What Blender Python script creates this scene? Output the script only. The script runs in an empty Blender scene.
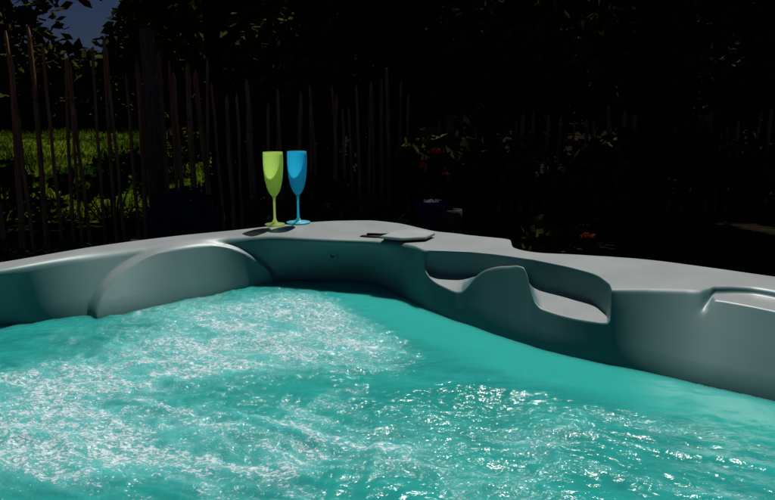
import bpy, math, random
import numpy as np
from mathutils import Vector, Matrix
random.seed(7); rng=np.random.default_rng(11)
S=bpy.context.scene; COL=S.collection
F=700.0; TH=math.atan(140/700); CT,ST=math.cos(TH),math.sin(TH); CAMZ=1.26
R=0.91; WZ=0.78
def at(u,v,z):
    x=(u-387.5)/F; y=(250-v)/F
    dz=y*CT-ST; dy=CT+y*ST; t=(z-CAMZ)/dz
    return np.array([x*t,dy*t,z])
# ---------------------------------------------------------------- helpers
def mesh_np(name,V,Q,smooth=True):
    V=np.asarray(V,dtype=np.float32); Q=np.asarray(Q,dtype=np.int32)
    me=bpy.data.meshes.new(name); n=Q.shape[1]
    me.vertices.add(len(V)); me.vertices.foreach_set('co',V.ravel())
    me.loops.add(Q.size); me.loops.foreach_set('vertex_index',Q.ravel())
    me.polygons.add(len(Q)); me.polygons.foreach_set('loop_start',np.arange(0,Q.size,n,dtype=np.int32))
    me.polygons.foreach_set('use_smooth',np.full(len(Q),smooth))
    me.update(calc_edges=True); me.validate(); return me
def mesh_py(name,V,Fc,smooth=False):
    me=bpy.data.meshes.new(name); me.from_pydata([tuple(map(float,v)) for v in V],[],Fc)
    me.polygons.foreach_set('use_smooth',[smooth]*len(me.polygons)); me.update(); return me
def link(name,me,m,parent=None):
    o=bpy.data.objects.new(name,me); COL.objects.link(o)
    if m is not None: me.materials.append(m)
    if parent: o.parent=parent
    return o
def thing(name,label,cat,loc,rz=0,group=None):
    o=bpy.data.objects.new(name,None); COL.objects.link(o); o.empty_display_size=.1
    o.location=loc; o.rotation_euler=(0,0,rz); o['label']=label; o['category']=cat
    if group:o['group']=group
    return o
def tag(o,label=None,cat=None,group=None,kind=None):
    for k,v in (('label',label),('category',cat),('group',group),('kind',kind)):
        if v:o[k]=v
    return o
class MB:
    def __init__(s): s.V=[];s.F=[]
    def box(s,c,h,rot=None):
        b=len(s.V); M=rot or Matrix.Identity(3)
        for sx in(-1,1):
            for sy in(-1,1):
                for sz in(-1,1):
                    p=M@Vector((sx*h[0],sy*h[1],sz*h[2])); s.V.append((c[0]+p.x,c[1]+p.y,c[2]+p.z))
        for f in((0,1,3,2),(4,6,7,5),(0,4,5,1),(2,3,7,6),(0,2,6,4),(1,5,7,3)): s.F.append([b+i for i in f])
    def prism(s,P,z0,z1,inset=0):
        P=[np.array(p_[:2],float) for p_ in P]; c=sum(P)/len(P); b=len(s.V); n=len(P)
        for p_ in P: s.V.append((p_[0],p_[1],z0))
        for p_ in P: s.V.append((p_[0],p_[1],z1-inset))
        for p_ in P:
            d=c-p_; d=d/np.linalg.norm(d)*inset*1.5; s.V.append((p_[0]+d[0],p_[1]+d[1],z1))
        for r in (0,1):
            for i in range(n): s.F.append([b+r*n+i,b+r*n+(i+1)%n,b+(r+1)*n+(i+1)%n,b+(r+1)*n+i])
        s.F.append([b+2*n+i for i in range(n)]); s.F.append([b+i for i in range(n)][::-1])
    def tube(s,pts,rad,n=8,cap=True):
        pts=[Vector(p) for p in pts]; b=len(s.V)
        for i,p in enumerate(pts):
            d=(pts[min(i+1,len(pts)-1)]-pts[max(i-1,0)]).normalized()
            a=d.cross(Vector((0.3,0.9,0.17))).normalized(); c=d.cross(a)
            for k in range(n):
                t=2*math.pi*k/n; q=p+(a*math.cos(t)+c*math.sin(t))*rad[i]; s.V.append(tuple(q))
        for i in range(len(pts)-1):
            for k in range(n):
                s.F.append([b+i*n+k,b+i*n+(k+1)%n,b+(i+1)*n+(k+1)%n,b+(i+1)*n+k])
        if cap:
            s.F.append([b+k for k in range(n)][::-1]); s.F.append([b+(len(pts)-1)*n+k for k in range(n)])
    def lathe(s,prof,n=40,c=(0,0,0),sx=1,sy=1,rot=0):
        b=len(s.V)
        for r,z in prof:
            for k in range(n):
                t=2*math.pi*k/n; x=r*math.cos(t)*sx; y=r*math.sin(t)*sy
                s.V.append((c[0]+x*math.cos(rot)-y*math.sin(rot),c[1]+x*math.sin(rot)+y*math.cos(rot),c[2]+z))
        for i in range(len(prof)-1):
            for k in range(n):
                s.F.append([b+i*n+k,b+i*n+(k+1)%n,b+(i+1)*n+(k+1)%n,b+(i+1)*n+k])
    def build(s,name,m,parent=None,smooth=False):
        return link(name,mesh_py(name,s.V,s.F,smooth),m,parent)
# ---------------------------------------------------------------- materials
def newmat(name):
    m=bpy.data.materials.new(name); m.use_nodes=True; nt=m.node_tree
    return m,nt,nt.nodes['Principled BSDF'],nt.nodes['Material Output']
def noisemat(name,c1,c2,scale=5,rough=.7,bump=0,bscale=40,detail=5,spec=.4,coord='Object',lo=.35,hi=.65,trans=0,stretch=None):
    m,nt,p,out=newmat(name); N=nt.nodes; L=nt.links
    tc=N.new('ShaderNodeTexCoord'); src=tc.outputs[coord]
    if stretch:
        mp=N.new('ShaderNodeMapping'); mp.inputs['Scale'].default_value=stretch; L.new(src,mp.inputs[0]); src=mp.outputs[0]
    nz=N.new('ShaderNodeTexNoise'); nz.inputs['Scale'].default_value=scale; nz.inputs['Detail'].default_value=detail; L.new(src,nz.inputs[0])
    cr=N.new('ShaderNodeValToRGB'); cr.color_ramp.elements[0].position=lo; cr.color_ramp.elements[1].position=hi
    cr.color_ramp.elements[0].color=(*c1,1); cr.color_ramp.elements[1].color=(*c2,1)
    L.new(nz.outputs[0],cr.inputs[0]); L.new(cr.outputs[0],p.inputs['Base Color'])
    p.inputs['Roughness'].default_value=rough; p.inputs['Specular IOR Level'].default_value=spec
    if bump:
        n2=N.new('ShaderNodeTexNoise'); n2.inputs['Scale'].default_value=bscale; n2.inputs['Detail'].default_value=6; L.new(src,n2.inputs[0])
        b=N.new('ShaderNodeBump'); b.inputs['Strength'].default_value=bump; b.inputs['Distance'].default_value=.01
        L.new(n2.outputs[0],b.inputs['Height']); L.new(b.outputs[0],p.inputs['Normal'])
    if trans:
        t=N.new('ShaderNodeBsdfTranslucent'); L.new(cr.outputs[0],t.inputs[0])
        mx=N.new('ShaderNodeMixShader'); mx.inputs[0].default_value=trans
        L.new(p.outputs[0],mx.inputs[1]); L.new(t.outputs[0],mx.inputs[2]); L.new(mx.outputs[0],out.inputs[0])
    return m
M={}
def light_tinted(name):
    # moulded shell: sun paleness painted on level tops, teal water glow on walls
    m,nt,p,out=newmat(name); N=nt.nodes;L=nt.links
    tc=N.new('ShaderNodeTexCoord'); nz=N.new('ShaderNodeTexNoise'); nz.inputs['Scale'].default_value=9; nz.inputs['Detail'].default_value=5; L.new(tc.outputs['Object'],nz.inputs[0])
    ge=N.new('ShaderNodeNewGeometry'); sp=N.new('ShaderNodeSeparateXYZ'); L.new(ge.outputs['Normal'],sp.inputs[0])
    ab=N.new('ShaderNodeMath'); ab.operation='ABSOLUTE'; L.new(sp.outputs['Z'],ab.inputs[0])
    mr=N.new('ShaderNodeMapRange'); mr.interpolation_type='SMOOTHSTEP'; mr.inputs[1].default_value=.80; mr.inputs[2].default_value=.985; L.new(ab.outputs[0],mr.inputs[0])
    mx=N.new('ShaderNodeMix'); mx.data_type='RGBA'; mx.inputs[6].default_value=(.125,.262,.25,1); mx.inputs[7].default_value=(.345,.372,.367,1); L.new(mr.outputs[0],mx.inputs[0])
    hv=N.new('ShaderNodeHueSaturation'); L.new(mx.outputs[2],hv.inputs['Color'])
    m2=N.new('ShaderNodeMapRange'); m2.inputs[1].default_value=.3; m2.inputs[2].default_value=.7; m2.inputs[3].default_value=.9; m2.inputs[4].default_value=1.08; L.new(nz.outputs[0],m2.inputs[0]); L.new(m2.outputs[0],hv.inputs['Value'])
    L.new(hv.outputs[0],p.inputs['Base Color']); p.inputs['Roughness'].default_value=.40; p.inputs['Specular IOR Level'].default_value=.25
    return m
M['acrylic']=light_tinted('grey_acrylic')
M['lid']=noisemat('pale_plastic',(.37,.40,.395),(.42,.45,.445),20,.45,spec=.2)
M['black']=noisemat('dark_plastic',(.008,.009,.010),(.016,.017,.018),30,.5,spec=.2)
M['cabinet']=noisemat('cabinet_board',(.05,.04,.035),(.09,.075,.065),6,.6,.3,30,stretch=(8,8,.6))
M['leafdark']=noisemat('dark_leaf',(.030,.035,.011),(.090,.088,.025),2.2,1,spec=0)
M['leafdark2']=noisemat('dark_conifer_leaf',(.030,.040,.017),(.082,.090,.034),2.5,1,spec=0)
M['leafolive']=noisemat('olive_leaf',(.030,.031,.008),(.095,.086,.018),2.0,1,trans=.22,spec=0)
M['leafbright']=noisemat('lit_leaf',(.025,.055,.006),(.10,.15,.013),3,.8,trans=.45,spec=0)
M['bark']=noisemat('bark',(.022,.015,.011),(.055,.038,.028),8,1,.5,25,stretch=(6,6,1),spec=0)
M['post']=noisemat('weathered_post',(.14,.085,.058),(.28,.18,.125),8,1,.5,25,stretch=(6,6,1),spec=0)
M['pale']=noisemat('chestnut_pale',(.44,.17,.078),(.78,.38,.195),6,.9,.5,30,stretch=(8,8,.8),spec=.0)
M['paledark']=noisemat('dim_pale',(.28,.12,.062),(.55,.27,.15),6,.9,.5,30,stretch=(8,8,.8),spec=.0)  # darker copy of the chestnut pale; dimness at the right put into colour
M['wire']=noisemat('rusty_wire',(.02,.015,.012),(.04,.03,.025),30,.6)
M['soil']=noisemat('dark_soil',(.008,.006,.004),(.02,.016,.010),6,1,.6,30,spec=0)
M['backdrop']=noisemat('dark_backdrop',(.003,.005,.003),(.010,.013,.006),.8,1,.6,3,spec=0)
M['lawn']=noisemat('lawn_turf',(.009,.026,.0025),(.085,.125,.009),.9,1,.5,25,spec=0,lo=.4,hi=.65)
M['grass']=noisemat('grass_blade',(.011,.030,.003),(.125,.17,.013),.9,.8,trans=.4,spec=.0,lo=.42,hi=.62)
M['chair']=noisemat('dark_blue_timber',(.018,.026,.042),(.034,.045,.068),8,.8,.3,40,spec=.1)
M['pot']=noisemat('blue_glaze',(.03,.04,.085),(.05,.06,.12),9,.5,spec=.15)
M['terra']=noisemat('grey_clay',(.06,.055,.05),(.10,.092,.084),12,.8,.4,40,spec=.0)
M['red']=noisemat('red_petal',(.09,.005,.007),(.16,.010,.012),20,.8,trans=.3,spec=0)
M['orange']=noisemat('orange_petal',(.24,.04,.010),(.36,.07,.017),20,.8,trans=.4,spec=0)
M['stone']=noisemat('garden_stone',(.06,.06,.055),(.14,.14,.125),9,.9,.5,30)
def plastic(name,c,tr):
    m,nt,p,out=newmat(name); N=nt.nodes;L=nt.links
    tc=N.new('ShaderNodeTexCoord'); nz=N.new('ShaderNodeTexNoise'); nz.inputs['Scale'].default_value=14; L.new(tc.outputs['Object'],nz.inputs[0])
    mx=N.new('ShaderNodeMix'); mx.data_type='RGBA'; mx.inputs[6].default_value=(*[a*.93 for a in c],1); mx.inputs[7].default_value=(*c,1); L.new(nz.outputs[0],mx.inputs[0])
    L.new(mx.outputs[2],p.inputs['Base Color']); p.inputs['Roughness'].default_value=.4
    t=N.new('ShaderNodeBsdfTranslucent'); L.new(mx.outputs[2],t.inputs[0])
    ms=N.new('ShaderNodeMixShader'); ms.inputs[0].default_value=tr; L.new(p.outputs[0],ms.inputs[1]); L.new(t.outputs[0],ms.inputs[2]); 
    tp=N.new('ShaderNodeBsdfTransparent'); tp.inputs[0].default_value=(*[min(1,a+.25) for a in c],1)
    m3=N.new('ShaderNodeMixShader'); m3.inputs[0].default_value=.26; L.new(ms.outputs[0],m3.inputs[1]); L.new(tp.outputs[0],m3.inputs[2]); L.new(m3.outputs[0],out.inputs[0])
    return m
M['green']=plastic('lime_plastic',(.80,.99,.42),.75)
M['blue']=plastic('blue_plastic',(.12,.74,.98),.75)
M['bluefoot']=plastic('glow_blue_plastic',(.18,.84,.98),.35)  # lighter copy of the blue; the foot's glow is put into its colour
# ---------------------------------------------------------------- numpy noise
def vnoise(x,y,seed):
    r=np.random.default_rng(seed); T=r.random((256,256))
    xi=np.floor(x).astype(int); yi=np.floor(y).astype(int); fx=x-xi; fy=y-yi
    fx=fx**3*(fx*(fx*6-15)+10); fy=fy**3*(fy*(fy*6-15)+10)
    g=lambda a,b:T[a%256,b%256]
    return (g(xi,yi)*(1-fx)+g(xi+1,yi)*fx)*(1-fy)+(g(xi,yi+1)*(1-fx)+g(xi+1,yi+1)*fx)*fy
def fbm(x,y,seed,o=4):
    v=0;a=.5;t=0
    for i in range(o): v=v+a*vnoise(x*2**i+i*17.3,y*2**i+i*5.1,seed+i); t+=a; a*=.5
    return v/t
def sst(a,b,x):
    t=np.clip((x-a)/(b-a),0,1); return t*t*(3-2*t)
def pchip(xs,ys,x):
    xs=np.asarray(xs,float); ys=np.asarray(ys,float)
    if ys.ndim==1: ys=ys[:,None]; sq=True
    else: sq=False
    h=np.diff(xs)[:,None]; d=np.diff(ys,axis=0)/h; m=np.zeros_like(ys)
    m[0]=d[0]; m[-1]=d[-1]
    w1=2*h[1:]+h[:-1]; w2=h[1:]+2*h[:-1]
    with np.errstate(divide='ignore',invalid='ignore'):
        hm=(w1+w2)/(w1/d[:-1]+w2/d[1:])
    m[1:-1]=np.where(d[:-1]*d[1:]>0,hm,0)
    i=np.clip(np.searchsorted(xs,x,side='right')-1,0,len(xs)-2); t=((x-xs[i])/(xs[i+1]-xs[i]))[:,None]; hh=h[i]
    r=ys[i]*(1+2*t)*(1-t)**2+m[i]*hh*t*(1-t)**2+ys[i+1]*t*t*(3-2*t)+m[i+1]*hh*t*t*(t-1)
    return r[:,0] if sq else r
# ---------------------------------------------------------------- hot tub shell
# k, rim outer, front edge, recessed edge (or None), waterline, ledge position p, recess weight, ledge drop
st=[
(-200,(-200,288),(-200,298),None,(-200,354)),
(0,(0,262),(0,269),None,(0,326)),
(92,(95,246),(92,252),None,(90,317)),
(180,(180,235.5),(180,242),None,(180,299)),
(230,(230,230.5),(229,237),None,(230,288)),
(270,(270,226),(264,236),None,(270,282)),
(300,(300,223),(298,238),None,(300,280)),
(340,(340,220.5),(336,240),None,(340,280)),
(372,(368,220),(370,241),None,(372,283)),
(393,(395,222.5),(396,243),None,(395,291)),
(412,(420,228),(413,246),None,(413,302)),
(424,(432,230.5),(424,249.8),(424,249.8),(424,308),.3,0,.05),
(430,(438,231.5),(430,251),(432,250.3),(430,311),.45,1,.058),
(441,(448,232.5),(441,253.4),(444,250.7),(441,315),.53,1,.062),
(456,(462,234.2),(456,256.6),(460,251.4),(456,321),.56,1,.062),
(461,(467,235),(461,257.6),(465,251.6),(461,322.5),.54,1,.062),
(467,(474,235.8),(467,259),(471,252),(467,324.6),.44,1,.062),
(475,(482,236.6),(475,260.7),(479,252.8),(475,327.5),.26,1,.06),
(486,(493,237.6),(486,263),(490,253.8),(486,331.5),.10,1,.056),
(500,(506,239),(500,266),(504,255.6),(500,336.3),.0,1,.046),
(508,(510.5,240.4),(508,267.8),(511,256.5),(508,339),-.03,1,.038),
(512,(512.5,246.5),(512,268.6),(515,257.1),(512,340.3),-.045,1,.034),
(518,(518.2,249),(518,269.9),(521,257.9),(518,342.3),-.065,1,.030),
(523,(523.4,250.3),(523,271),(525.5,258.6),(523,343.8),-.06,1,.032),
(527,(528,251.1),(527,271.8),(529,259.1),(527,345.1),.03,1,.042),
(530.5,(532,251.7),(530.5,272.5),(533,259.8),(530.5,346.2),.22,1,.054),
(535,(537,252.3),(535,273.7),(538,260.8),(535,347.6),.39,1,.06),
(543,(545,252.9),(543,275.4),(547,262.6),(543,350),.465,1,.062),
(570,(572,254),(570,281),(574,268.4),(570,356.5),.49,1,.062),
(596,(600,255.5),(596,286.3),(600,277),(596,362.5),.47,1,.06),
(607,(612,256),(607,288.4),(609,283.6),(607,365),.45,1,.06),
(610,(616,256.4),(610,289),(611,287.6),(610,365.7),.4,1,.06),
(611.5,(618.5,256.5),(611.5,289.2),(611.8,289.1),(611.5,366),.3,0,.05),
(650,(655,259.5),(650,288.6),None,(650,374)),
(685,(695,264.8),(685,289.2),(685,289.2),(685,382),.20,0,.010),
(700,(711,267),(700,290),(700,289.8),(700,385.2),.10,.35,.010),
(708,(719,268.1),(708,290.8),(709,288.2),(708,387),.10,.7,.012),
(716,(727,269.2),(716,291.8),(717,286.2),(716,388.8),.09,1,.013),
(728,(738,270.8),(728,293.8),(730,285.8),(728,391.5),.085,1,.014),
(748,(755,273.2),(748,297.4),(750,286.6),(748,396.2),.085,1,.014),
(790,(790,278),(790,306.3),(792,294),(790,406.5),.085,1,.014),
(850,(850,287),(850,321),(852,308),(850,420.5),.1,0,.013),
(950,(950,303),(950,336),None,(950,436)),
]
K=[];Oa=[];I0a=[];Ia=[];Wa=[];pa=[];wa=[];za=[]
for s in st:
    K.append(s[0]);Oa.append(at(*s[1],R));I0a.append(at(*s[2],R));Ia.append(at(*(s[3] or s[2]),R));Wa.append(at(*s[4],WZ))
    if len(s)>5: pa.append(s[5]);wa.append(s[6]);za.append(s[7])
    else: pa.append(.4);wa.append(0);za.append(.05)
for k,xy in ((1060,(1.32,1.02)),(1120,(1.40,.9)),(1180,(1.36,.78)),(1500,(.25,-.32)),(1560,(0,-.42)),(1620,(-.25,-.32)),(1940,(-1.40,.88)),(2000,(-1.46,1.02)),(2060,(-1.40,1.14)),(2150,None)):
    K.append(k)
    if xy is None:
        Oa.append(Oa[0]);I0a.append(I0a[0]);Ia.append(Ia[0]);Wa.append(Wa[0])
    else:
        c=np.array([0,.95]); o=np.array(xy); d=(c-o)/np.linalg.norm(c-o)
        Oa.append(np.array([*o,R])); i=o+d*.14; w=o+d*.135
        I0a.append(np.array([*i,R]));Ia.append(np.array([*i,R]));Wa.append(np.array([*w,WZ]))
    pa.append(.4);wa.append(0);za.append(.05)
ks=np.concatenate([np.linspace(-200,75,90,endpoint=False),np.linspace(75,125,160,endpoint=False),np.linspace(125,240,120,endpoint=False),np.linspace(240,290,110,endpoint=False),np.linspace(290,400,70,endpoint=False),np.linspace(400,620,480,endpoint=False),np.linspace(620,680,30,endpoint=False),np.linspace(680,850,170,endpoint=False),np.linspace(850,2150,160)])
O=pchip(K,np.array(Oa),ks);I0=pchip(K,np.array(I0a),ks);I=pchip(K,np.array(Ia),ks);W=pchip(K,np.array(Wa),ks)
p=pchip(K,pa,ks);w=np.clip(pchip(K,wa,ks),0,1);zb=pchip(K,za,ks)
cen=np.array([0,.95])
def hdir(a):
    d=a.copy(); d[:,2]=0; return d/np.maximum(np.linalg.norm(d,axis=1,keepdims=True),1e-6)
kc=np.linspace(-200,2150,1175); Wc=pchip(K,np.array(Wa),kc)
tan=np.gradient(Wc,axis=0); nc_=np.column_stack([tan[:,1],-tan[:,0],np.zeros(len(Wc))]); nc_=hdir(nc_)
ic=hdir(np.column_stack([cen[0]-Wc[:,0],cen[1]-Wc[:,1],np.zeros(len(Wc))]))
sg=np.sign((nc_*ic).sum(1))[:,None]; sg[sg==0]=1; nc_=nc_*sg
ker=np.ones(25)/25
for j in (0,1): nc_[:,j]=np.convolve(np.pad(nc_[:,j],12,'edge'),ker,'valid')
nrm=hdir(np.column_stack([np.interp(ks,kc,nc_[:,0]),np.interp(ks,kc,nc_[:,1]),np.zeros(len(ks))]))
D=W-I0
Bn=I0+.3*D; Fn=I0+.4*D
Br=I+nrm*.012; Br[:,2]=R-zb
Fr=I0+p[:,None]*D
B=Bn*(1-w[:,None])+Br*w[:,None]; Ff=Fn*(1-w[:,None])+Fr*w[:,None]
U1=W+nrm*.10+np.array([0,0,-.28])
C0=np.tile(np.array([0,.95,.22]),(len(ks),1)); U2=U1*.55+C0*.45; U2[:,2]=.25
P0=O-nrm*.012; P0[:,2]=R-.075; P00=P0+nrm*.03
pts=[P00,P0,O,I,B,Ff,W,U1,U2,C0]
rad=[0,.004,.008,None,.012,None,.05,.1,.05,0]
rI=np.interp(ks,[380,430,605,650],[.030,.005,.005,.012])
rad[3]=rI; rad[5]=(.0045+.005*np.exp(-((ks-500)/18)**2))*w+.03*(1-w)
lin=[1,2,8,12,10,40,6,2,2]
rows=[]
prevb=P00; rows.append(P00)
for j in range(1,len(pts)):
    if j<len(pts)-1:
        A=pts[j-1]-pts[j];Bv=pts[j+1]-pts[j]
        la=np.linalg.norm(A,axis=1,keepdims=True)+1e-9; lb=np.linalg.norm(Bv,axis=1,keepdims=True)+1e-9
        r=np.asarray(rad[j]); r=r[:,None] if r.ndim else np.full((len(ks),1),float(r))
        a=pts[j]+A/la*np.minimum(r,.45*la); b=pts[j]+Bv/lb*np.minimum(r,.45*lb)
    else: a=b=pts[j]
    for q in range(1,lin[j-1]): rows.append(prevb+(a-prevb)*q/lin[j-1])
    if j<len(pts)-1:
        for q in np.linspace(0,1,7): rows.append(a*(1-q)**2+2*q*(1-q)*pts[j]+b*q*q)
    else: rows.append(a)
    prevb=b
G=np.stack(rows)
nr,n=G.shape[:2]
pp=(R-G[...,2])/(R-WZ); kk=np.broadcast_to(ks,(nr,n))
def bulge(uc,hw,ph,Dl,Dr,soft):
    pc=np.clip(pp,0,1.0)
    rr=np.sqrt(((kk-uc)/hw)**2+(np.clip(1-pc,0,1)/ph)**2)
    amt=(Dl+(Dr-Dl)*np.clip((kk-uc)/hw*.5+.5,0,1))*(.40+.60*pc)
    m=sst(0,soft,1-rr)
    fade=np.where(pp>1,np.clip(1-(pp-1)/1.5,0,1),1)
    return amt*m*fade*(pp>0.005)
inner=(np.arange(nr)>=24)[:,None]
d=bulge(183,95,.985,.037,.026,.08)*inner
G=G+nrm[None]*d[...,None]
G[...,2]+=.004*(fbm(G[...,0]*3+9,G[...,1]*3+9,77,2)-.5)*(pp<.9)
tub=thing('hot_tub','grey moulded hot tub full of bubbling turquoise water','hot tub',(0,.95,0))
off=np.array([0,.95,0])
Vs=(G-off).reshape(-1,3)
ii,jj=np.meshgrid(np.arange(nr-1),np.arange(n-1),indexing='ij')
Q=np.stack([ii*n+jj,ii*n+jj+1,(ii+1)*n+jj+1,(ii+1)*n+jj],-1).reshape(-1,4)
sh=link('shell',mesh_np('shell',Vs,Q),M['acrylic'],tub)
sub=slice(None,None,6); oc=(O+nrm*.02)[sub]; m_=len(oc)
V=np.concatenate([np.column_stack([oc[:,:2]-off[:2],np.full(m_,.02)]),np.column_stack([oc[:,:2]-off[:2],np.full(m_,R-.06)])])
Q=np.array([[i,i+1,m_+i+1,m_+i] for i in range(m_-1)])
link('cabinet',mesh_np('cabinet',V,Q),M['cabinet'],tub)
def loc(u,v,z): a=at(u,v,z)-off; return a
mb=MB(); c=loc(379,237.6,R-.001)
mb.lathe([(.0,.007),(.016,.007),(.023,.006),(.026,.003),(.027,-.004)],32,c,2.1,.6,-.12); mb.box((c[0]-.002,c[1],c[2]+.009),(.032,.005,.003),Matrix.Rotation(-.12,3,'Z'))
mb.build('diverter_knob',M['black'],tub,True)
zt=R+.014
PL=[loc(u,v,zt) for u,v in ((380,236.0),(397,230.4),(418,229.2),(435,232.6),(426,236.6),(402,237.8))]
mb=MB(); mb.prism(PL,zt-.007,zt,.002); mb.build('filter_lid',M['lid'],tub)
c=sum(PL)/len(PL)
mb=MB(); mb.prism([c+(q_-c)*.88 for q_ in PL],R-.004,zt-.0072,.0005); mb.build('lid_gap_shade',M['black'],tub)  # dark block set in for the shaded gap under the lid
def torus(name,c,nv,r1,r2,m):
    nv=Vector(nv).normalized(); a=nv.cross(Vector((0,0,1))).normalized(); b=nv.cross(a); V=[];Fc=[]
    for i in range(28):
        t=2*math.pi*i/28; cd=a*math.cos(t)+b*math.sin(t)
        for j in range(10):
            q=2*math.pi*j/10; V.append(Vector(c)+cd*(r1+r2*math.cos(q))+nv*r2*math.sin(q))
    for i in range(28):
        for j in range(10): Fc.append([i*10+j,((i+1)%28)*10+j,((i+1)%28)*10+(j+1)%10,i*10+(j+1)%10])
    return link(name,mesh_py(name,V,Fc,True),m,tub)
i=int(np.argmin(abs(ks-335))); wp=I0[i]+.36*D[i]+nrm[i]*.003-off
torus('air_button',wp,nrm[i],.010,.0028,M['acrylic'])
# ---------------------------------------------------------------- water
poly=W[::3,:2]; cp=poly.mean(0); poly=poly+(poly-cp)/np.linalg.norm(poly-cp,axis=1,keepdims=True)*.035
gs=.004
xs=np.arange(-1.4,1.4,gs); ys=np.arange(-.35,2.05,gs); X,Y=np.meshgrid(xs,ys)
def inpoly(x,y,P):
    r=np.zeros(x.shape,bool); j=len(P)-1
    for i in range(len(P)):
        xi,yi=P[i];xj,yj=P[j]
        if yi!=yj:
            c=((yi>y)!=(yj>y))&(x<(xj-xi)*(y-yi)/(yj-yi)+xi); r^=c
        j=i
    return r
ins=inpoly(X,Y,poly)
wx=X+.10*(fbm(X*3+20,Y*3+20,5,3)-.5); wy=Y+.10*(fbm(X*3+40,Y*3+9,6,3)-.5)
def blob(cx,cy,rx,ry,rot=0):
    c_,s_=math.cos(rot),math.sin(rot); a=(wx-cx)*c_+(wy-cy)*s_; b=-(wx-cx)*s_+(wy-cy)*c_
    return np.exp(-(a/rx)**2-(b/ry)**2)
def pxy(u,v): a=at(u,v,WZ); return a[0],a[1]
def pb(u,v,rx,ry,rot=0): return blob(*pxy(u,v),rx,ry,rot)
dens=np.clip(1.35*pb(275,318,.22,.20,.3)+1.15*pb(205,350,.18,.16)+.95*pb(50,440,.24,.14)+.8*pb(50,385,.26,.12,.3)+.7*pb(350,345,.14,.14)
  +.28*pb(250,450,.28,.11)+.18*pb(400,430,.32,.13,.25)+.12*pb(600,440,.4,.14,-.2),0,1)
ex,ey=.89,-.45; al=wx*ex+wy*ey; ac=-wx*ey+wy*ex
al=al+.05*(fbm(wx*4+70,wy*4+70,91,2)-.5); ac=ac+.10*(fbm(wx*2.5+30,wy*2.5+80,92,2)-.5)
stk=1-abs(2*fbm(al*2.6+30,ac*13+30,31,4)-1); stk=sst(.66,1.0,stk)
jx,jy=pxy(190,400); a2=np.arctan2(wy-jy,wx-jx); r2=np.hypot(wx-jx,wy-jy)
stk2=1-abs(2*fbm(np.cos(a2)*1.3+30+r2*3,r2*15+np.sin(a2)*1.6+30,37,4)-1); stk2=sst(.62,.98,stk2)
fine=1-abs(2*fbm(al*9+25,ac*24+25,43,3)-1); fine=sst(.6,.98,fine)
fore=np.clip(pb(300,430,.42,.20,.0)+1.0*pb(520,405,.36,.13,-.3)+.8*pb(650,450,.34,.16,-.2)+.8*pb(450,490,.45,.10),0,1)
clump=sst(.35,.7,fbm(wx*9+20,wy*9+20,51,3))
base_d=dens.copy()
dens=np.clip(dens*(.34+.46*np.maximum(stk,stk2)+.34*fine+.10*clump)+.58*stk*fore*(.35+.65*fine)+.01,0,1)
seg=W[(ks>380)&(ks<900)][::8,:2]
dist=np.full(X.shape,9.)
for a_ in seg: dist=np.minimum(dist,np.hypot(X-a_[0],Y-a_[1]))
calm=sst(.06,.26,dist)
dens=dens*(.05+.95*calm); base_d=base_d*(.05+.95*calm)
turb=np.clip(.22+.8*dens+.18*base_d,0,1)*(.25+.75*calm)
ridge=lambda a,b,s:1-abs(2*vnoise(a+60,b+60,s)-1)
H=.013*(fbm(wx*5+20,wy*5+20,3,3)-.5)*(.35+.65*calm)+calm*fore*(.010*(ridge(al*3,ac*9,71)-.5)+.004*(ridge(al*7,ac*21,72)-.5))+turb*(.012*(ridge(wx*11,wy*13,8)-.5)*vnoise(wx*6+20,wy*6+20,4)+.0068*(ridge(wx*26,wy*30,9)-.5)+.0045*(ridge(wx*55,wy*60,10)-.5))+.0014*(ridge(wx*20,wy*26,12)-.5)*(.3+.7*calm)
idx=-np.ones(X.shape,int); idx[ins]=np.arange(ins.sum())
q=np.stack([idx[:-1,:-1],idx[:-1,1:],idx[1:,1:],idx[1:,:-1]],-1).reshape(-1,4); q=q[(q>=0).all(1)]
V=np.column_stack([X[ins],Y[ins],WZ+H[ins]])
me=mesh_np('water',V,q)
for nm,arr in (('foam',dens),('calm',calm),('aerated',base_d)):
    at_=me.attributes.new(nm,'FLOAT','POINT'); at_.data.foreach_set('value',arr[ins].astype(np.float32))
m,nt,pr,out=newmat('tub_water'); N=nt.nodes;L=nt.links
tc=N.new('ShaderNodeTexCoord'); co=tc.outputs['Object']
def noise(scale,detail=3,dist=0,src=co,rough=.5):
    z=N.new('ShaderNodeTexNoise'); z.inputs['Scale'].default_value=scale; z.inputs['Detail'].default_value=detail; z.inputs['Distortion'].default_value=dist; z.inputs['Roughness'].default_value=rough; L.new(src,z.inputs[0]); return z.outputs[0]
def math_(op,a,b=None,clamp=False):
    z=N.new('ShaderNodeMath'); z.operation=op; z.use_clamp=clamp
    for i_,v in enumerate((a,b)):
        if v is None: continue
        if isinstance(v,(int,float)): z.inputs[i_].default_value=v
        else: L.new(v,z.inputs[i_])
    return z.outputs[0]
def mrange(x,a,b):
    z=N.new('ShaderNodeMapRange'); z.interpolation_type='SMOOTHSTEP'; L.new(x,z.inputs[0])
    for i_,v in ((1,a),(2,b)):
        if isinstance(v,(int,float)): z.inputs[i_].default_value=v
        else: L.new(v,z.inputs[i_])
    return z.outputs[0]
def attr(nm):
    fa=N.new('ShaderNodeAttribute'); fa.attribute_name=nm; return fa.outputs['Fac']
fo=attr('foam'); ca_=attr('calm'); ae=attr('aerated')
mp=N.new('ShaderNodeMapping'); mp.inputs['Scale'].default_value=(1,1.5,1); mp.inputs['Rotation'].default_value=(0,0,.46); L.new(co,mp.inputs[0])
fl=noise(135,3,.5,mp.outputs[0],.55)
th=math_('SUBTRACT',.74,math_('MULTIPLY',fo,.29))
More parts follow.
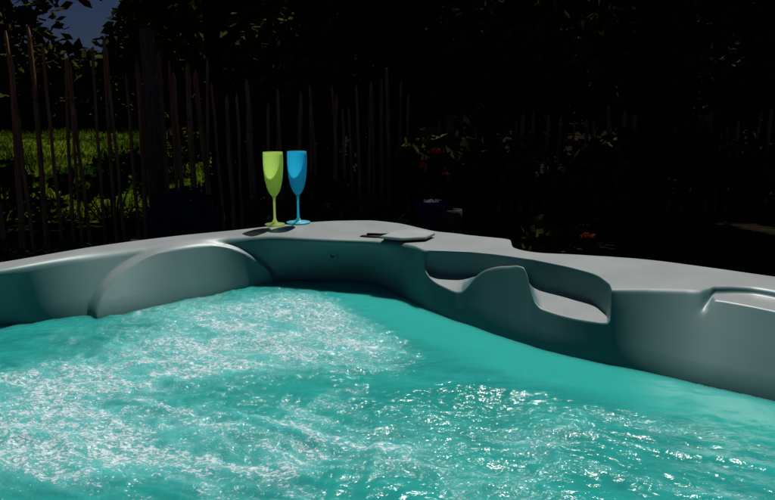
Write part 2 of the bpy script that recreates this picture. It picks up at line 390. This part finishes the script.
fleck=mrange(fl,th,math_('ADD',th,.12))
fl2=noise(66,3,1.4,mp.outputs[0],.6)
t2=math_('SUBTRACT',.79,math_('MULTIPLY',fo,.30))
fleck2=mrange(fl2,t2,math_('ADD',t2,.12))
foam=math_('MULTIPLY',math_('MAXIMUM',fleck,fleck2,True),.95)
soft=mrange(math_('ADD',math_('MULTIPLY',fo,.6),math_('MULTIPLY',ae,.4)),.1,.9)
cr=N.new('ShaderNodeValToRGB'); cr.color_ramp.elements[0].position=.25; cr.color_ramp.elements[1].position=.75
cr.color_ramp.elements[0].color=(.014,.285,.26,1); cr.color_ramp.elements[1].color=(.036,.45,.405,1); L.new(noise(7,4,1.2,mp.outputs[0]),cr.inputs[0])
mxc=N.new('ShaderNodeMix'); mxc.data_type='RGBA'; L.new(ca_,mxc.inputs[0]); mxc.inputs[6].default_value=(.032,.40,.345,1); L.new(cr.outputs[0],mxc.inputs[7])
mx=N.new('ShaderNodeMix'); mx.data_type='RGBA'; L.new(math_('MULTIPLY',soft,.65),mx.inputs[0]); L.new(mxc.outputs[2],mx.inputs[6]); mx.inputs[7].default_value=(.24,.76,.745,1)
mx2=N.new('ShaderNodeMix'); mx2.data_type='RGBA'; L.new(foam,mx2.inputs[0]); L.new(mx.outputs[2],mx2.inputs[6]); mx2.inputs[7].default_value=(.80,.98,1.0,1)
L.new(mx2.outputs[2],pr.inputs['Base Color']); pr.inputs['IOR'].default_value=1.33
L.new(math_('ADD',math_('MULTIPLY',mrange(ca_,.3,1.0),.5),.04),pr.inputs['Specular IOR Level'])
L.new(math_('MULTIPLY',math_('SUBTRACT',1,foam),.95),pr.inputs['Subsurface Weight']); pr.inputs['Subsurface Radius'].default_value=(.30,1,.95); pr.inputs['Subsurface Scale'].default_value=.10
L.new(math_('ADD',math_('MULTIPLY',foam,.10),.09),pr.inputs['Roughness'])
b1=N.new('ShaderNodeBump'); b1.inputs['Distance'].default_value=.006
L.new(math_('ADD',math_('MULTIPLY',math_('MULTIPLY',ca_,mrange(math_('MAXIMUM',fo,ae),-.25,.6)),.75),.05),b1.inputs['Strength'])
L.new(math_('ADD',noise(60,4,.8,mp.outputs[0],.62),math_('MULTIPLY',foam,.35)),b1.inputs['Height']); L.new(b1.outputs[0],pr.inputs['Normal'])
wo=link('water',me,m); tag(wo,'turquoise bubbling water with white foam inside the hot tub','water',kind='structure')
# ---------------------------------------------------------------- flutes
def flute(u,v,label,m,fr,h=.222,mf=None):
    a=at(u,v,R); t=thing('champagne_flute',label,'glass',(a[0],a[1],R+.0035),0,'plastic flutes on the tub rim')
    mb=MB(); mb.lathe([(0,.0),(fr*.97,.0),(fr,.001),(fr*.96,.0022),(fr*.5,.004),(.009,.007),(.0045,.016)],48); mb.build('foot',mf or m,t,True)
    mb=MB(); mb.lathe([(.0045,.015),(.0038,.03),(.0036,.06),(.0040,.078),(.006,.088)],20); mb.build('stem',m,t,True)
    out_=[(.006,.087),(.011,.092),(.017,.102),(.0225,.118),(.027,.140),(.0295,.165),(.0305,.19),(.0303,.21),(.0295,h)]
    mb=MB(); mb.lathe(out_+[(r-.0018,z) for r,z in out_[::-1][:-1]]+[(.0,.09)],48); mb.build('bowl',m,t,True)
    return t
flute(275,225.5,'lime green plastic champagne flute, the left one of the pair on the tub rim',M['green'],.031)
flute(298.5,223.5,'bright blue plastic champagne flute standing right of the green one',M['blue'],.038,mf=M['bluefoot'])
# ---------------------------------------------------------------- ground
def gz(x,y):
    x=np.asarray(x,float);y=np.asarray(y,float)
    bed=sst(3.0,4.2,y)*(.08+.32*sst(-.9,.2,x))
    bank=sst(6.5,20,y)*.55
    return bed*(1-sst(7,12,y)*.5)+bank+.03*(fbm(x*1.5+90,y*1.5+90,21,3)-.5)
gx=np.concatenate([np.linspace(-60,-8,14,endpoint=False),np.linspace(-8,8,81,endpoint=False),np.linspace(8,60,15)])
gy=np.concatenate([np.linspace(-20,-2,8,endpoint=False),np.linspace(-2,12,71,endpoint=False),np.linspace(12,90,22)])
X,Y=np.meshgrid(gx,gy); Z=gz(X,Y)
inside=(abs(X)<1.6)&(Y<2.6)&(Y>-.6); Z[inside]=-.01
nx=len(gx); q=np.array([[r*nx+c,r*nx+c+1,(r+1)*nx+c+1,(r+1)*nx+c] for r in range(len(gy)-1) for c in range(nx-1)])
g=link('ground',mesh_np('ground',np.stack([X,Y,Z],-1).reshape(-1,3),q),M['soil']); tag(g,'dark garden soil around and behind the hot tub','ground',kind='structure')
hx=np.linspace(-60,60,150); hy=np.linspace(29,75,24); X,Y=np.meshgrid(hx,hy)  # backdrop rise, added to block the sky low behind the trees
top=2.6+6.4*sst(-14.5,-9.5,X)+2.2*(fbm(X*.5+60,Y*.3+60,33,4)-.5)
Z=top*sst(29,34,Y)*(1-.6*sst(50,75,Y))+.3
q=np.array([[r*150+c,r*150+c+1,(r+1)*150+c+1,(r+1)*150+c] for r in range(23) for c in range(149)])
g=link('backdrop_hill',mesh_np('backdrop_hill',np.stack([X,Y,Z],-1).reshape(-1,3),q),M['backdrop']); tag(g,'dark rise added far behind the garden to block the low sky','backdrop_hill',kind='structure')
lx=np.linspace(-16,-1.6,60); ly=np.linspace(7.2,21,60); X,Y=np.meshgrid(lx,ly); Z=gz(X,Y)+.03
q=np.array([[r*60+c,r*60+c+1,(r+1)*60+c+1,(r+1)*60+c] for r in range(59) for c in range(59)])
g=link('lawn',mesh_np('lawn',np.stack([X,Y,Z],-1).reshape(-1,3),q),M['lawn']); tag(g,'sunlit green lawn beyond the paling fence','lawn',kind='structure')
nb=20000; bx=rng.uniform(-13,-1.7,nb); by=7.3+13.5*rng.random(nb)**1.3; bz=gz(bx,by)+.02
hh=rng.uniform(.03,.15,nb)*(.3+1.4*fbm(bx*.8+20,by*.8+20,61,2)); a=rng.uniform(0,6.283,nb); wd=rng.uniform(.012,.03,nb)
ca,sa=np.cos(a)*wd,np.sin(a)*wd; lx_=rng.normal(0,.06,nb); ly_=rng.normal(0,.06,nb)
V=np.stack([np.column_stack([bx-ca,by-sa,bz]),np.column_stack([bx+ca,by+sa,bz]),np.column_stack([bx+lx_,by+ly_,bz+hh])],1).reshape(-1,3)
g=link('grass',mesh_np('grass',V,np.arange(nb*3).reshape(-1,3),False),M['grass']); tag(g,'grass blades growing over the sunlit lawn','grass',kind='stuff')
# ---------------------------------------------------------------- foliage
def leaves(C,rad_,n,size,flat=.8,elong=1.8):
    C=np.asarray(C,float); k=rng.integers(0,len(C),n); d=rng.normal(size=(n,3)); d/=np.linalg.norm(d,axis=1,keepdims=True)
    r=np.asarray(rad_)[k][:,None]*rng.random((n,1))**.45; c=C[k]+d*r*np.array([1,1,flat])
    a=rng.normal(size=(n,3)); a[:,2]*=.6; a/=np.linalg.norm(a,axis=1,keepdims=True)
    b=np.cross(a,rng.normal(size=(n,3))); b/=np.linalg.norm(b,axis=1,keepdims=True)
    s=size*rng.uniform(.6,1.4,(n,1)); a=a*s*elong*.5; b=b*s*.5
    V=np.stack([c-a,c+b*.9-a*.1,c+a,c-b*.9-a*.1],1).reshape(-1,3)
    return V,np.arange(n*4).reshape(-1,4)
def tree(x,y,h,r,zlow,label,m,nclump=34,nl=6500,size=.11,group='trees behind the fence'):
    z0=float(gz(x,y)); t=thing('tree',label,'tree',(x,y,z0),0,group)
    mb=MB(); bend=[random.uniform(-.15,.15) for _ in range(4)]
    top=h*.8; path=[(bend[0]*q*2,bend[1]*q*q*2,-.1+q*top) for q in np.linspace(0,1,7)]
    r0=.035*h*.5+.03; mb.tube(path,[r0*(1-.8*q) for q in np.linspace(0,1,7)],9)
    C=[];Rr=[]
    for i in range(nclump):
        th_=random.uniform(0,6.28); ph=random.uniform(-1,1); rr=random.random()**.5
        zc=(zlow+h)/2+ph*(h-zlow)/2*.85; sp=r*math.sqrt(max(.08,1-(ph*.9)**2))*rr
        C.append((math.cos(th_)*sp,math.sin(th_)*sp,zc)); Rr.append(random.uniform(.25,.5)*r*.75)
    for i in range(0,nclump,3):
        c_=C[i]; b0=min(max(zlow*.7,c_[2]-.9),top*.9); q=b0/top; mb.tube([(bend[0]*q*2,bend[1]*q*q*2,b0),(c_[0]*.5,c_[1]*.5,b0+(c_[2]-b0)*.6),c_],[r0*.35,r0*.2,.008],6)
    mb.build('trunk',M['bark'],t,True)
    V,Qd=leaves(C,Rr,nl,size); link('crown',mesh_np('crown',V,Qd,False),m,t)
    return t
LD,LC,LO,LB=M['leafdark'],M['leafdark2'],M['leafolive'],M['leafbright']
tree(-5.3,9.0,5.8,1.8,1.6,'dark leafy tree at the far left with bits of night sky behind it',LD,40,5000,.095)
tree(-1.9,8.2,6.0,1.9,1.9,'dark tree rising behind the paling fence above the thick post',LO,36,7500,.10)
tree(.1,8.6,6.2,2.0,1.0,'dark tree behind the fence above the two flutes',LO,44,9000)
tree(1.5,7.9,5.6,1.8,.7,'olive leaved tree with yellowish leaves right of the flutes',LO,44,8500,.10)
tree(3.2,8.4,6.2,2.1,.5,'dense dark tree behind the right hand fence',LC,46,9000)
tree(5.3,8.0,6.0,2.0,.4,'dense dark tree at the far right behind the low fence',LD,46,9000)
tree(7.0,9.4,6.2,2.2,.4,'dark tree beyond the right edge of the fence',LC,40,8000)
def hedge(x0,x1,y0,y1,h,label,nc,nl,m):
    t=thing('hedge',label,'hedge',((x0+x1)/2,(y0+y1)/2,float(gz((x0+x1)/2,(y0+y1)/2))))
    cx,cy=(x0+x1)/2,(y0+y1)/2; C=[];Rr=[]
    for i in range(nc):
        q=random.random(); x=x0+(x1-x0)*q-cx; y=y0+(y1-y0)*q-cy+random.uniform(-.25,.25); z=h*random.uniform(.1,.9); C.append((x,y,z)); Rr.append(random.uniform(.28,.45))
        if i%8==0:
            mb=MB(); mb.tube([(x,y,-.1),(x+.05,y,z*.6),(x,y,z)],[.025,.018,.008],6); mb.build('stem',M['bark'],t,True)
    V,Qd=leaves(C,Rr,nl,.075); link('foliage',mesh_np('foliage',V,Qd,False),m,t)
hedge(-1.75,.9,7.7,7.2,1.5,'dense dark hedge close behind the paling fence at the flutes',60,8000,LD)
hedge(.8,8.2,7.1,6.9,1.9,'long dark hedge behind the low right hand fence',150,17000,LC)
Cw=[];Rw=[]
for i in range(170):
    x=random.uniform(-26,16); y=random.uniform(22.5,28); z=random.uniform(.6,6.4) if x>-10.5 else random.uniform(.4,2.4); Cw.append((x,y,z)); Rw.append(random.uniform(1.0,1.8))
V,Qd=leaves(Cw,Rw,30000,.28,.9); o=link('woodland',mesh_np('woodland',V,Qd,False),LD); tag(o,'far dark wood closing the garden beyond the lawn','woodland',kind='stuff')
def shrub(x,y,h,r,label,m,nl=1600,size=.055,cat='shrub',flowers=None,name='shrub'):
    z0=float(gz(x,y)); t=thing(name,label,cat,(x,y,z0))
    mb=MB();C=[];Rr=[]
    for i in range(12):
        th_=random.uniform(0,6.28); sp=r*random.random()**.6; z=h*random.uniform(.35,.92)*(1-.3*sp/r)
        c_=(math.cos(th_)*sp,math.sin(th_)*sp,z); C.append(c_);Rr.append(r*random.uniform(.25,.45))
        mb.tube([(c_[0]*.02,c_[1]*.02,-.03),(c_[0]*.6,c_[1]*.6,z*.6),c_],[.009,.006,.003],5)
    mb.build('stem',M['bark'],t,True)
    V,Qd=leaves(C,Rr,nl,size); link('foliage',mesh_np('foliage',V,Qd,False),m,t)
    if flowers:
        fm,fl_,fs=flowers
        for c_ in fl_:
            V,Qd=leaves([c_],[fs],26,fs*1.3,.7,1.1); link('flower',mesh_np('flower',V,Qd,False),fm,t)
    return t
shrub(-2.75,6.9,.95,.45,'leafy shrub lit green at the left behind the fence',LB,900)
shrub(-1.35,6.4,.75,.45,'dark shrub behind the fence left of the green flute',LD)
shrub(-3.7,6.6,.8,.5,'yellow green leafy shrub at the left edge behind the fence',LB,900)
shrub(-3.3,11.0,.9,.5,'dark bush on the lawn left of the thick post',LD)
shrub(-2.0,3.6,.5,.5,'dark low shrub left of the garden chair',LC)
shrub(-.35,4.4,.65,.5,'dark shrub right behind the flutes',LC)
shrub(.65,5.0,.95,.55,'leafy dark green shrub behind the flower pots',LD,1900)
shrub(1.25,4.6,.7,.45,'dark bushy plant right of the flower pots',LD)
shrub(1.0,3.75,.42,.28,'small plant with one orange flower behind the tub rim',LD,700,.045,'plant',(M['orange'],[(.02,-.24,.35)],.028))
shrub(2.0,5.0,.85,.6,'olive shrub in front of the middle of the right fence',LO)
shrub(2.9,4.7,.7,.5,'broad dark shrub behind the right end of the tub',LD)
def potted(u,v,y,label,pm,hpot,rp,foliage=True):
    x=(u-387.5)/F*y*1.0; z0=float(gz(x,y)); t=thing('potted_plant' if foliage else 'plant_pot',label,'potted plant' if foliage else 'pot',(x,y,z0))
    mb=MB(); mb.lathe([(0,0),(rp*.72,0),(rp*.8,.02),(rp*.98,hpot*.8),(rp*1.1,hpot*.85),(rp*1.1,hpot),(rp*.95,hpot),(rp*.9,hpot*.9),(0,hpot*.9)],32); mb.build('pot',pm,t,True)
    if foliage:
        C=[(random.uniform(-.14,.14),random.uniform(-.1,.1),hpot+random.uniform(.05,.28)) for _ in range(10)]
        V,Qd=leaves(C,[.07]*10,600,.045); link('foliage',mesh_np('foliage',V,Qd,False),LD,t)
        for c_ in ((-.05,-.16,hpot+.22),(.08,-.15,hpot+.16),(-.16,-.08,hpot+.13),(.03,-.10,hpot+.29)):
            V,Qd=leaves([c_],[.022],22,.021,.7,1.1); link('flower',mesh_np('flower',V,Qd,False),M['red'],t)
    return t
potted(430,213,4.0,'dark blue glazed pot with red flowers behind the tub rim',M['pot'],.37,.075)
potted(452,213,3.9,'squat grey clay pot right of the blue pot',M['terra'],.37,.055,False)
def stone(x,y,r,label,lift):
    V=[];n1,n2=10,16
    for i in range(n1+1):
        ph=math.pi*i/n1
        for j in range(n2):
            t=2*math.pi*j/n2; k_=1+.12*math.sin(3*t+i)+.06*math.cos(5*t-2*i); V.append((r*k_*math.sin(ph)*math.cos(t),r*.9*k_*math.sin(ph)*math.sin(t),r*lift*math.cos(ph)*1.0+r*lift))
    Fc=[[i*n2+j,i*n2+(j+1)%n2,(i+1)*n2+(j+1)%n2,(i+1)*n2+j] for i in range(n1) for j in range(n2)]
    o=link('garden_stone',mesh_py('garden_stone',V,Fc,True),M['stone']); o.location=(x,y,float(gz(x,y))-.03); tag(o,label,'stone')
stone(.07,3.9,.06,'pale upright garden stone left of the blue flower pot',3.1)
# ---------------------------------------------------------------- chair
x=(182-387.5)/F*3.75; ch=thing('garden_chair','dark blue slatted garden chair with a rounded back behind the tub','chair',(x,3.75,float(gz(x,3.75))),.25)
mb=MB()
for i in range(7):
    s_=(i-3); topz=.765-.014*s_*s_; x0=s_*.054; x1=s_*.062
    mbp=[(x0,.26,.30),(x1,.40,topz)]
    d_=Vector(mbp[1])-Vector(mbp[0]); rot=Vector((0,0,1)).rotation_difference(d_.normalized()).to_matrix(); cc=(Vector(mbp[0])+Vector(mbp[1]))/2
    mb.box(cc,(.0285,.009,d_.length/2),rot)
mb.box((0,.385,.56),(.20,.008,.025)); mb.build('backrest',M['chair'],ch)
mb=MB()
for i in range(6): mb.box((0,-.2+i*.085,.34-.015*i),(.25,.036,.01))
mb.build('seat',M['chair'],ch)
for sx in(-1,1):
    mb=MB(); mb.box((sx*.265,-.22,.215),(.02,.04,.215)); mb.build('leg',M['chair'],ch)
    mb=MB(); mb.box((sx*.265,.36,.21),(.02,.04,.21)); mb.build('leg',M['chair'],ch)
    mb=MB(); mb.box((sx*.28,.05,.445),(.045,.36,.012)); mb.build('armrest',M['chair'],ch)
# ---------------------------------------------------------------- fences
def pale_mesh(h,wd,lean):
    V=[];Fc=[];n1=6
    jx=0;jy=0
    cs=[(math.cos(t)*wd*random.uniform(.7,1.2),math.sin(t)*wd*.75*random.uniform(.7,1.2)) for t in (0,1.2,2.3,3.6,5.0)]
    for i in range(n1+1):
        q=i/n1; jx+=random.uniform(-.008,.008); jy+=random.uniform(-.005,.005); sc=1-.2*q
        for cx,cy in cs: V.append((cx*sc+jx+lean*q*h,cy*sc+jy,-.06+q*(h+.03)))
    b=len(V); tl=random.uniform(-.4,.4)
    for k in range(5): V.append((cs[k][0]*.4+jx+lean*h,cs[k][1]*.4+jy,h+wd*random.uniform(.5,1.1)+tl*cs[k][0]))
    for i in range(n1+1):
        for k in range(5): Fc.append([i*5+k,i*5+(k+1)%5,(i+1)*5+(k+1)%5,(i+1)*5+k])
    Fc.append([b+k for k in range(5)])
    return mesh_py('pale',V,Fc)
def fence(A,Bq,label,hf,spacing,posts,wires,pm,hj=.10,dark_from=2):
    A=np.array(A);Bq=np.array(Bq);Ln=np.linalg.norm(Bq-A); dirv=(Bq-A)/Ln; rz=math.atan2(dirv[1],dirv[0])
    t=thing('paling_fence',label,'fence',(A[0],A[1],0),rz,None)
    s_=0
    while s_<Ln:
        x,y=A+dirv*s_; z=float(gz(x,y)); h=hf(s_/Ln)+random.uniform(-hj,hj)
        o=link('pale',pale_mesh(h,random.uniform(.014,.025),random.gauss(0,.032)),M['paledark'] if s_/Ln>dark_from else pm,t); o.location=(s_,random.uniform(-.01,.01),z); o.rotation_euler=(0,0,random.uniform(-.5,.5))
        s_+=spacing*random.uniform(.7,1.3)
    for q,h,r_ in posts:
        x,y=A+dirv*q*Ln; z=float(gz(x,y)); mb=MB(); mb.tube([(0,0,-.1),(.005,.003,h*.5),(0,-.004,h),(0,0,h+.015)],[r_,r_*.97,r_*.93,r_*.6],12)
        o=mb.build('post',M['post'],t,True); o.location=(q*Ln,-.08,z)
    for zw in wires:
        mb=MB(); pts_=[]
        for q in np.linspace(0,1,60):
            x,y=A+dirv*q*Ln; pts_.append((q*Ln,.022*math.sin(q*Ln*31),float(gz(x,y))+zw*hf(q)+.006*math.sin(q*40)))
        mb.tube(pts_,[.0028]*60,5); mb.build('wire',M['wire'],t,True)
fence((-3.7,4.5),(.25,6.0),'rough split chestnut paling fence with a thick post at the left',lambda q:1.60-.50*sst(.35,.9,q),.070,[(.497,1.74,.055),(.06,1.6,.045)],(.25,.78),M['pale'],.15,.9)
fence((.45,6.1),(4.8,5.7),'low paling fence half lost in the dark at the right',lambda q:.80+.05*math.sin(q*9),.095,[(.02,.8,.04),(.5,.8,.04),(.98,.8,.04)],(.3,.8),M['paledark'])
# ---------------------------------------------------------------- light, world, camera
EL=math.radians(56); AZ=math.radians(16)
Sd=Vector((math.sin(AZ)*math.cos(EL),math.cos(AZ)*math.cos(EL),math.sin(EL)))
sl=bpy.data.lights.new('sun','SUN'); sl.energy=3.4; sl.angle=math.radians(.5); sl.color=(1,.985,.955)
so=bpy.data.objects.new('sun',sl); COL.objects.link(so); so.rotation_euler=(-Sd).to_track_quat('-Z','Y').to_euler(); so.location=(0,0,10)
wd=bpy.data.worlds.new('World'); S.world=wd; wd.use_nodes=True; nt=wd.node_tree
sk=nt.nodes.new('ShaderNodeTexSky'); sk.sky_type='NISHITA'; sk.sun_disc=False; sk.sun_elevation=EL; sk.sun_rotation=AZ
tm=nt.nodes.new('ShaderNodeMix'); tm.data_type='RGBA'; tm.blend_type='MULTIPLY'; tm.inputs[0].default_value=1; tm.inputs[7].default_value=(.27,.34,.60,1)
nt.links.new(sk.outputs[0],tm.inputs[6]); nt.links.new(tm.outputs[2],nt.nodes['Background'].inputs[0]); nt.nodes['Background'].inputs[1].default_value=.018
cd=bpy.data.cameras.new('camera'); cd.sensor_width=36; cd.lens=36*F/775; cd.clip_end=500; cd.clip_start=.02
co_=bpy.data.objects.new('camera',cd); COL.objects.link(co_); co_.location=(0,0,CAMZ); co_.rotation_euler=(math.pi/2-TH,0,0)
S.camera=co_
S.view_settings.view_transform='Standard'; S.view_settings.look='None'; S.view_settings.exposure=0
